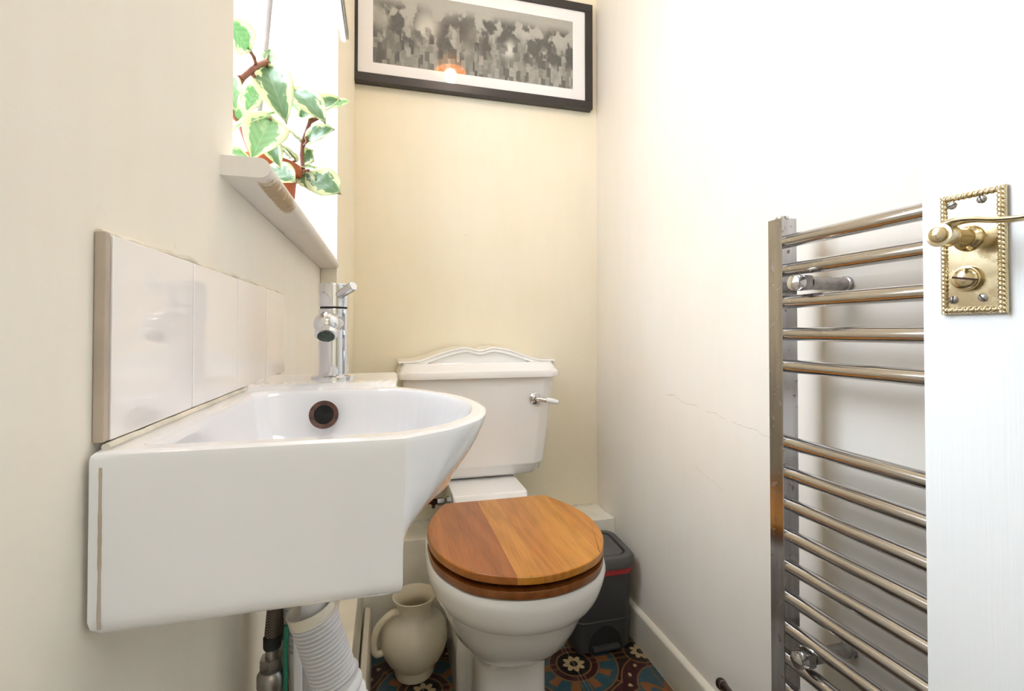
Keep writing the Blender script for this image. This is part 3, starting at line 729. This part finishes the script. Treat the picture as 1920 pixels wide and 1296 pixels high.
def sweep(pts, rx, rz, seg=18):
    rings = []; n = len(pts); pts = [Vector(p) for p in pts]
    for i, p in enumerate(pts):
        d = (pts[min(i + 1, n - 1)] - pts[max(i - 1, 0)]).normalized(); yv = Vector((0, 1, 0)); yv = (yv - d * yv.dot(d)).normalized(); zv = d.cross(yv)
        rings.append([p + yv * rx[i] * math.cos(2 * PI * k / seg) + zv * rz[i] * math.sin(2 * PI * k / seg) for k in range(seg)])
    loft(bm, rings)
LY = .043
pts = crom([(bxc + .004, LY, bzc - .004), (bxc + .0005, LY, bzc + .006), (bxc - .009, LY, bzc + .0110), (bxc - .022, LY - .001, bzc + .0105), (bxc - .040, LY - .002, bzc + .0065), (bxc - .060, LY - .003, bzc + .0050), (bxc - .085, LY - .004, bzc + .0085), (bxc - .100, LY - .004, bzc + .012)], 4)
n_ = len(pts); sweep(pts, [.0085 - .001 * (i / n_) for i in range(n_)], [.0058 - .0030 * min(1, i / (n_ * .40)) for i in range(n_)]); fin(bm, 'lever', m_brass, dh)
bm = bmesh.new(); lathe(bm, [(.0098, -.010), (.0112, -.004), (.0112, .0070), (.0104, .0082), (.0076, .0084), (.0072, .0090), (.0072, .0110), (.0055, .0124), (.0005, .0130)], (bxc, LY, bzc), (0, 1, 0), 32); fin(bm, 'scroll_end', m_brass, dh)
# turn with slot
bm = bmesh.new(); kx, kz = -.0225, .9505
lathe(bm, [(.0125, .003), (.0125, .0065), (.0118, .0085), (.0108, .0088)], (kx, 0, kz), (0, 1, 0), 36); fin(bm, 'turn_rose', m_brass, dh)
for sgn in (1, -1):
    bm = bmesh.new(); rr = []
    R_, hgt = .0108, .0065
    for i in range(9):
        f = i / 8; rad_ = R_ * math.cos(f * PI / 2 * .96); hh = .0085 + hgt * math.sin(f * PI / 2 * .96)
        row = []
        for k in range(17):
            t = PI * k / 16; x = rad_ * math.cos(t); z = max(.0010, rad_ * math.sin(t)) * sgn
            row.append((x, hh, z))
        row.append((rad_ * -1, hh, .0010 * sgn)); rr.append(row)
    rr.insert(0, [(a[0], .004, a[2]) for a in rr[0]])
    rot = Matrix.Rotation(math.radians(-12), 4, 'Y')
    loft(bm, [[Vector((kx, 0, kz)) + (rot @ Vector(p)) for p in r] for r in rr]); fin(bm, 'turn_half', m_brass, dh)
bm = bmesh.new(); lathe(bm, [(.0105, .006), (.0105, .0095)], (kx, 0, kz), (0, 1, 0), 28); fin(bm, 'turn_slot', m_brown, dh)
for k, (sx, sz) in enumerate(((-.0107, 1.0250), (-.0340, 1.0255), (-.0110, .9305), (-.0340, .9312))):
    bm = bmesh.new(); lathe(bm, [(.0040, .0035), (.0040, .0046), (.003, .0056), (.0005, .0060)], (sx, 0, sz), (0, 1, 0), 20)
    o = fin(bm, 'screw', m_steel, dh)
    bm = bmesh.new(); a = (.3, 1.9, 1.5, 2.2)[k]; box(bm, -.0036, .0036, .0050, .0063, -.0005, .0005, M=Matrix.Translation((sx, 0, sz)) @ Matrix.Rotation(a, 4, 'Y')); fin(bm, 'screw_slot', m_dark, dh)

# ------------------------------------------------------------------ pedal bin
bn = thing('pedal_bin', 'charcoal plastic pedal bin between the toilet and the right wall', 'bin', (.60, 1.32, 0))
bx0, bx1, by0, by1 = .497, .690, 1.235, 1.405
bm = bmesh.new()
loft(bm, [rrect(bx0 + .016, bx1 - .012, by0 + .016, by1 - .01, .0, .03), rrect(bx0 + .012, bx1 - .010, by0 + .010, by1 - .008, .006, .032), rrect(bx0 + .010, bx1 - .008, by0 + .006, by1 - .006, .088, .032), rrect(bx0 + .012, bx1 - .010, by0 + .009, by1 - .007, .090, .032), rrect(bx0 + .006, bx1 - .006, by0 + .004, by1 - .005, .225, .034), rrect(bx0 + .012, bx1 - .012, by0 + .010, by1 - .010, .2255, .030)])
rel(bn, fin(bm, 'bucket', m_bin))
bm = bmesh.new()
loft(bm, [rrect(bx0 + .005, bx1 - .005, by0 + .003, by1 - .004, .214, .034), rrect(bx0 + .0035, bx1 - .0035, by0 + .001, by1 - .003, .220, .034), rrect(bx0 + .006, bx1 - .006, by0 + .004, by1 - .005, .236, .034)])
rel(bn, tag(fin(bm, 'liner', m_bag), 'red bin liner showing under the lid'))
bm = bmesh.new()
def ltilt(r): return [(x, y, z + (y - by0) * .06) for x, y, z in r]
loft(bm, [ltilt(r) for r in (rrect(bx0, bx1, by0 - .003, by1, .232, .036), rrect(bx0 - .002, bx1 + .002, by0 - .005, by1 + .001, .236, .037), rrect(bx0 - .002, bx1 + .002, by0 - .005, by1 + .001, .254, .037), rrect(bx0 + .003, bx1 - .003, by0, by1 - .004, .2615, .036), rrect(bx0 + .020, bx1 - .020, by0 + .016, by1 - .018, .2625, .026), rrect(bx0 + .021, bx1 - .021, by0 + .017, by1 - .019, .2520, .024), rrect(bx0 + .024, bx1 - .024, by0 + .020, by1 - .022, .2520, .024), rrect(bx0 + .027, bx1 - .027, by0 + .023, by1 - .025, .2600, .022), rrect(bx0 + .040, bx1 - .040, by0 + .040, by1 - .040, .2605, .018))])
rel(bn, fin(bm, 'bin_lid', m_binlid))
bm = bmesh.new(); yy = by0 + .0065                     # dark arched pedal recess
arcp = [(.594 + .050 * math.cos(t), .012 + .064 * math.sin(t)) for t in [PI * k / 16 for k in range(17)]]
loft(bm, [[(x, yy + .03, z) for x, z in arcp], [(x, yy - .0015, z) for x, z in arcp]]); rel(bn, fin(bm, 'pedal_recess', m_dark))
bm = bmesh.new(); box(bm, .552, .634, yy - .014, yy + .012, .012, .026, bev=.005); rel(bn, fin(bm, 'pedal', m_bin))

# ------------------------------------------------------------------ jug
jx, jy = .0735, 1.30
jg = thing('plastic_jug', 'squat milky plastic jug with looped handle on the floor left of the toilet', 'jug', (jx, jy, 0))
bm = bmesh.new()
prof = [(.001, .002), (.040, .0), (.0480, .002), (.0510, .008), (.0505, .026), (.0520, .029), (.0560, .031), (.0680, .044), (.0790, .063), (.0855, .084), (.0865, .102), (.0825, .122), (.0730, .138), (.0600, .149), (.0500, .155), (.0455, .161), (.0440, .170), (.0450, .181), (.0500, .191), (.0570, .2010), (.0570, .2040), (.0545, .2045), (.0510, .2000), (.0450, .190), (.0405, .181), (.0400, .168), (.046, .157), (.068, .138), (.079, .120), (.081, .102), (.076, .075), (.062, .05), (.04, .036), (.001, .034)]
lathe(bm, prof, (jx, jy, 0), (0, 0, 1), 64); rel(jg, fin(bm, 'body', m_milky))
bm = bmesh.new(); hd = Vector((-.97, -.24, 0))
hp = crom([Vector((jx, jy, 0)) + hd * r + Vector((0, 0, z)) for r, z in ((.040, .168), (.058, .171), (.080, .160), (.098, .140), (.106, .112), (.104, .088), (.096, .078), (.078, .078))], 6)
tube(bm, hp, .0085, 16); rel(jg, fin(bm, 'handle', m_milky))

# ------------------------------------------------------------------ plumbing under the basin
def ribbed(bm, a, b, r0, r1, n, seg=32, soft=False, mid=None):
    a = Vector(a); b = Vector(b); mid = Vector(mid) if mid else (a + b) / 2
    P = [];R_ = []; m = n * (6 if soft else 6)
    for i in range(m + 1):
        t = i / m; P.append((1 - t) ** 2 * a + 2 * t * (1 - t) * mid + t * t * b)
        ph = (i % 6) / 6; R_.append(r0 + (r1 - r0) * ((.5 + .5 * math.cos(2 * PI * ph)) ** .6 if soft else (1, .96, .55, 0, .55, .96)[i % 6]))
    tube(bm, P, R_, seg)
wh = thing('waste_hose', 'white corrugated waste hose hanging below the basin', 'hose', (-.045, .43, .66))
bm = bmesh.new(); lathe(bm, [(.0160, -.002), (.0184, .0), (.0184, .009), (.0172, .009), (.0160, .001)], (-.0585, .430, .6625), (-.28, 0.0, 1), 32); rel(wh, tag(fin(bm, 'collar', m_caulk), 'yellowed hose collar'))
bm = bmesh.new(); ribbed(bm, (-.0580, .430, .664), (-.0410, .430, .6085), .0150, .0186, 17, 40); rel(wh, fin(bm, 'bellows', m_hose))
bm = bmesh.new(); ribbed(bm, (-.0425, .430, .610), (-.0060, .440, .50), .0192, .0215, 9, 36, True, (-.030, .43, .57)); rel(wh, fin(bm, 'lower_hose', m_hose))
g2 = thing('drain_hose', 'grey corrugated hose hanging behind the white waste hose', 'hose', (-.08, .50, .62))
bm = bmesh.new(); ribbed(bm, (-.0790, .505, .660), (-.0760, .505, .596), .0150, .0172, 12); rel(g2, fin(bm, 'bellows', m_hoseg))
bm = bmesh.new(); tube(bm, [(-.0760, .505, .598), (-.072, .505, .56), (-.060, .505, .50)], .0175, 24); rel(g2, fin(bm, 'sleeve', m_hoseg))
o = rel(thing('overflow_pipe', 'thin translucent white pipe beside the corrugated hoses', 'pipe', (-.09, .47, .6)), None) if False else None
bm = bmesh.new(); tube(bm, [(-.0755, .47, .70), (-.0765, .47, .63), (-.0750, .47, .52)], .0036, 14); tag(fin(bm, 'overflow_pipe', m_hose), 'thin white pipe between the braided hose and the grey corrugated hose', 'pipe')
bh = thing('braided_hose', 'dark braided water hose left of the white pipe under the basin', 'hose', (-.10, .50, .62))
bm = bmesh.new(); tube(bm, [(-.099, .50, .71), (-.1000, .50, .655), (-.1035, .50, .613)], .0070, 16); rel(bh, fin(bm, 'braid', m_braid))
bm = bmesh.new(); lathe(bm, [(.0074, 0), (.0080, .002), (.0080, .010), (.006, .012)], (-.1035, .50, .601), (0, 0, 1), 16); rel(bh, fin(bm, 'ferrule', m_rubber))
bm = bmesh.new(); tube(bm, [(-.1035, .50, .603), (-.1040, .50, .586)], .0060, 12); lathe(bm, [(.0105, 0), (.0105, .010)], (-.1040, .50, .5825), (0, 0, 1), 6); rel(bh, fin(bm, 'nut', m_steel))
iv = thing('isolating_valve', 'tarnished isolating valve with round cream cap under the basin', 'valve', (-.10, .49, .56))
bm = bmesh.new(); lathe(bm, [(.0095, 0), (.0125, .004), (.0125, .014), (.0095, .018)], (-.1030, .495, .566), (0, 0, 1), 20); tube(bm, [(-.1030, .495, .568), (-.1030, .495, .50)], .0095, 14); lathe(bm, [(.0085, 0), (.0085, .012)], (-.1030, .495, .562), (-.35, -1, 0), 16); rel(iv, fin(bm, 'valve_body', m_steel))
bm = bmesh.new(); lathe(bm, [(.0075, 0), (.0080, .002), (.0070, .006), (.0005, .007)], (-.1070, .4835, .562), (-.35, -1, 0), 20); rel(iv, fin(bm, 'cap', simple('cream_cap', (.50, .46, .30), .5, noise=.4, nscale=150)))
cp = thing('copper_pipe', 'copper supply pipe with compression nut behind the braided hose', 'pipe', (-.09, .53, .6))
bm = bmesh.new(); tube(bm, [(-.0980, .535, .72), (-.0985, .535, .60), (-.0985, .535, .50)], .0075, 14); rel(cp, fin(bm, 'pipe', simple('dull_copper', (.20, .10, .07), .4, metal=.8, noise=.4, nscale=70)))
for nz_ in (.625, .578):
    bm = bmesh.new(); lathe(bm, [(.0110, 0), (.0110, .014)], (-.0985, .535, nz_), (0, 0, 1), 6); rel(cp, fin(bm, 'nut', m_steel))
bm = bmesh.new(); tube(bm, [(-.0895, .49, .625), (-.0905, .49, .60), (-.0900, .49, .565)], .0022, 8); tag(fin(bm, 'green_tie', m_green), 'green plastic strip hanging between the pipes under the basin', 'tie')

# ------------------------------------------------------------------ blind rail
br = thing('window_blind', 'white and grey bottom rail of a window blind left of the framed print', 'blind', (-.078, .75, 1.5))
bm = bmesh.new()
def railsec(y, z, s=1): return [(-.0835 + a * s, y, z + b * s) for a, b in ((-.004, -.006), (.004, -.006), (.0055, -.003), (.0055, .010), (-.0055, .010), (-.0055, -.003))]
loft(bm, [railsec(.50, 1.4755, .8), railsec(.505, 1.475), railsec(.985, 1.475), railsec(.992, 1.474, .8), railsec(.995, 1.473, .3)])
rel(br, fin(bm, 'bottom_rail', m_white))
bm = bmesh.new(); box(bm, -.0775, -.0745, .51, .988, 1.472, 1.488, bev=.001); rel(br, tag(fin(bm, 'rail_insert', m_steel), 'grey metal insert'))
bm = bmesh.new(); box(bm, -.0848, -.0840, .51, .985, 1.483, 2.07); rel(br, fin(bm, 'fabric', m_frost))
bm = bmesh.new(); tube(bm, [(-.088, .49, 2.085), (-.088, 1.0, 2.085)], .018, 20); box(bm, XW - .0065, -.088, .487, .492, 2.06, 2.11); box(bm, XW - .0065, -.088, .998, 1.003, 2.06, 2.11); rel(br, fin(bm, 'roller', m_white))

# ------------------------------------------------------------------ plant on the sill
LEAVES = [
    ((-0.1533, 0.6, 1.2204), (-0.1615, 0.56, 1.2269), (0.217, -0.798, -0.104), 0.0334, 1),
    ((-0.1478, 0.66, 1.2352), (-0.1499, 0.68, 1.2695), (0.148, -0.665, 0.293), 0.0171, 1),
    ((-0.1496, 0.66, 1.2363), (-0.1199, 0.62, 1.1624), (0.181, -0.859, -0.143), 0.0464, 0),
    ((-0.1586, 0.66, 1.2094), (-0.1705, 0.66, 1.1757), (0.209, -0.838, -0.029), 0.0247, 1),
    ((-0.1726, 0.6, 1.1915), (-0.1609, 0.58, 1.1456), (0.245, -0.868, -0.221), 0.0193, 1),
    ((-0.1249, 0.7, 1.2294), (-0.0806, 0.66, 1.1792), (0.118, -0.783, 0.15), 0.0384, 0),
    ((-0.12, 0.72, 1.1994), (-0.069, 0.7, 1.2262), (0.099, -0.744, 0.246), 0.0347, 0),
    ((-0.0861, 0.74, 1.2261), (-0.0551, 0.76, 1.2502), (0.08, -0.854, -0.043), 0.0128, 1),
    ((-0.1129, 0.72, 1.1627), (-0.0783, 0.68, 1.1739), (0.11, -0.802, 0.193), 0.0269, 0),
    ((-0.1171, 0.72, 1.1653), (-0.1391, 0.68, 1.1729), (0.108, -0.591, 0.539), 0.0169, 0),
    ((-0.1177, 0.7, 1.1314), (-0.1395, 0.62, 1.136), (0.128, -0.656, 0.475), 0.0206, 0),
    ((-0.1338, 0.62, 1.1519), (-0.1431, 0.58, 1.0935), (0.204, -0.885, -0.07), 0.048, 1),
    ((-0.134, 0.64, 1.1683), (-0.1654, 0.58, 1.1229), (0.111, -0.452, 0.684), 0.015, 1),
    ((-0.1530, 0.66, 1.1470), (-0.1215, 0.6, 1.0975), (0.168, -0.803, 0.223), 0.0257, 0),
    ((-0.1468, 0.66, 1.1036), (-0.1094, 0.62, 1.0812), (0.178, -0.882, 0.072), 0.0333, 0),
    ((-0.118, 0.74, 1.1375), (-0.1024, 0.72, 1.1532), (0.123, -0.813, 0.227), 0.0242, 0),
    ((-0.1244, 0.72, 1.1272), (-0.0946, 0.72, 1.1328), (0.072, -0.471, 0.715), 0.0136, 1),
    ((-0.114, 0.72, 1.1191), (-0.1027, 0.7, 1.0933), (0.14, -0.918, -0.008), 0.0249, 0),
    ((-0.1071, 0.72, 1.1182), (-0.0651, 0.68, 1.0889), (0.113, -0.921, -0.009), 0.0408, 0),
    ((-0.1513, 0.6, 1.0962), (-0.1595, 0.56, 1.0904), (0.213, -0.796, 0.235), 0.021, 1),
    ((-0.1515, 0.74, 1.2183), (-0.1327, 0.76, 1.2486), (0.131, -0.69, 0.336), 0.0148, 1),
    ((-0.164, 0.62, 1.1466), (-0.1723, 0.6, 1.1522), (0.232, -0.843, -0.003), 0.0196, 1),
    ((-0.1336, 0.74, 1.1468), (-0.1463, 0.7, 1.1503), (0.138, -0.712, 0.397), 0.0189, 0),
    ((-0.1234, 0.74, 1.2178), (-0.1557, 0.76, 1.2465), (0.108, -0.579, 0.509), 0.0222, 1),
]
STEMS = [
    ([(-0.1666, 0.62, 1.1946), (-0.1584, 0.63, 1.2111), (-0.1551, 0.64, 1.2221), (-0.1496, 0.66, 1.2377), (-0.1459, 0.66, 1.2355)], 0.0042),
    ([(-0.1533, 0.6, 1.2204), (-0.1526, 0.62, 1.2218), (-0.1551, 0.64, 1.2221)], 0.0022),
    ([(-0.1567, 0.63, 1.2075), (-0.1574, 0.65, 1.2099), (-0.1586, 0.66, 1.2081)], 0.0026),
    ([(-0.1141, 0.72, 1.1251), (-0.1156, 0.72, 1.1459), (-0.1143, 0.72, 1.1648), (-0.1082, 0.72, 1.1842), (-0.104, 0.72, 1.1982), (-0.1034, 0.72, 1.2028)], 0.0032),
    ([(-0.1142, 0.72, 1.1573), (-0.1072, 0.71, 1.1617), (-0.1064, 0.7, 1.163)], 0.002),
    ([(-0.104, 0.72, 1.1937), (-0.0964, 0.72, 1.1991), (-0.0922, 0.72, 1.2056)], 0.0028),
    ([(-0.1666, 0.62, 1.1946), (-0.1753, 0.63, 1.1718), (-0.1653, 0.66, 1.1266), (-0.1526, 0.7, 1.1246)], 0.004),
    ([(-0.1691, 0.6, 1.1477), (-0.1668, 0.6, 1.1395), (-0.164, 0.62, 1.1434)], 0.002),
    ([(-0.1177, 0.7, 1.1314), (-0.1263, 0.7, 1.127), (-0.1329, 0.7, 1.1242)], 0.0018),
    ([(-0.1165, 0.71, 1.1172), (-0.1071, 0.72, 1.1242), (-0.1057, 0.72, 1.1168)], 0.0022),
    ([(-0.1161, 0.72, 1.1249), (-0.1179, 0.71, 1.1127), (-0.1242, 0.7, 1.1054)], 0.0024),
    ([(-0.1329, 0.7, 1.1242), (-0.1356, 0.68, 1.1193), (-0.1469, 0.66, 1.1068)], 0.002),
    ([(-0.1338, 0.62, 1.1519), (-0.138, 0.66, 1.1496), (-0.1376, 0.7, 1.126)], 0.0026),
    ([(-0.1249, 0.7, 1.2294), (-0.1229, 0.72, 1.2201), (-0.104, 0.72, 1.1982)], 0.0022),
    ([(-0.1496, 0.66, 1.2363), (-0.1478, 0.66, 1.242), (-0.1488, 0.67, 1.2529)], 0.0016),
]

pp = thing('potted_plant', 'trailing variegated plant in a terracotta pot on the window sill', 'plant', (-.165, .71, 1.0492))
bm = bmesh.new(); lathe(bm, [(.001, 0), (.034, 0), (.036, .002), (.0405, .030), (.0420, .034), (.0440, .060), (.0500, .0605), (.0510, .062), (.0515, .0735), (.0500, .0750), (.0470, .0745), (.0460, .062), (.001, .062)], (-.165, .71, 1.0492), (0, 0, 1), 40)
rel(pp, tag(fin(bm, 'pot', m_terra), 'terracotta coloured plastic pot'))
bm = bmesh.new(); lathe(bm, [(.0455, .060), (.0455, .066), (.02, .069), (.001, .068)], (-.165, .71, 1.0492), (0, 0, 1), 24); rel(pp, fin(bm, 'soil', m_soil))
bm = bmesh.new(); cpts = [(-.1441, .66, 1.3393), (-.150, .67, 1.298), (-.1560, .68, 1.252), (-.160, .685, 1.218), (-.1643, .69, 1.189), (-.168, .70, 1.115)]
tube(bm, cpts, .0046, 12); lathe(bm, [(.0046, -.003), (.0058, 0), (.0046, .003)], (-.1590, .684, 1.225), (0, 0, 1), 12); rel(pp, tag(fin(bm, 'cane', m_cane), 'grey supporting cane'))
for pts, r in STEMS:
    q = crom(pts, 5); bm = bmesh.new(); tube(bm, q, [r * (1.08 if i % 5 == 0 else .9) for i in range(len(q))], 10); rel(pp, fin(bm, 'stem', m_stem))
def leaf(B, T, N, W, mat, curl, peak=.90, full=.62):
    B, T, N = Vector(B), Vector(T), Vector(N); ax = T - B; L = ax.length; ax.normalize(); N = (N - ax * N.dot(ax)).normalized(); S = ax.cross(N)
    bm = bmesh.new(); uvl = bm.loops.layers.uv.new('leaf'); rows = []; nv_, nu = 14, 8; info = {}
    for i in range(nv_ + 1):
        v = i / nv_; w_ = .5 * W * (math.sin(PI * v ** peak) ** full) * (1.0 if v < .97 else .8) + .0003
        row = []
        for j in range(nu + 1):
            u = -1 + 2 * j / nu
            h = -curl * L * (v - .35) ** 2 * 1.1 + W * .16 * abs(u) ** 1.5 + .0007 * math.sin(v * 19 + u * 3)
            vt = bm.verts.new(B + ax * (L * v) + S * (w_ * u) + N * h); info[vt] = (u, v); row.append(vt)
        rows.append(row)
    for a, b in zip(rows, rows[1:]):
        for j in range(nu):
            f = bm.faces.new((a[j], a[j + 1], b[j + 1], b[j]))
            for lp in f.loops: lp[uvl].uv = info[lp.vert]
    me = bpy.data.meshes.new('leaf'); bm.to_mesh(me); bm.free(); me.materials.append(mat)
    o = bpy.data.objects.new('leaf', me); C.objects.link(o)
    for p in me.polygons: p.use_smooth = True
    sd = o.modifiers.new('thickness', 'SOLIDIFY'); sd.thickness = .0008
    rel(pp, o)
for i_, (B, T, N, W, m_) in enumerate(LEAVES):      # broad blunt leaves low on the pot, heart shaped ones higher up
    pk, fu = {11: (.66, .80), 2: (.80, .70), 18: (1.25, .50), 8: (1.15, .55), 14: (1.0, .55), 15: (1.9, .8)}.get(i_, (.85, .68))
    leaf(B, T, N, W, m_leaf2 if m_ else m_leaf, random.uniform(.15, .5), pk, fu)
# the left wall stands a little closer than first laid out: bring the plant and the blind with it
for o_ in (pp, br):
    k_ = .9526; l_ = Vector(o_.location); c_ = Vector((0, 0, .9)); o_.location = c_ + (l_ - c_) * k_; o_.scale = (k_, k_, k_)
#END
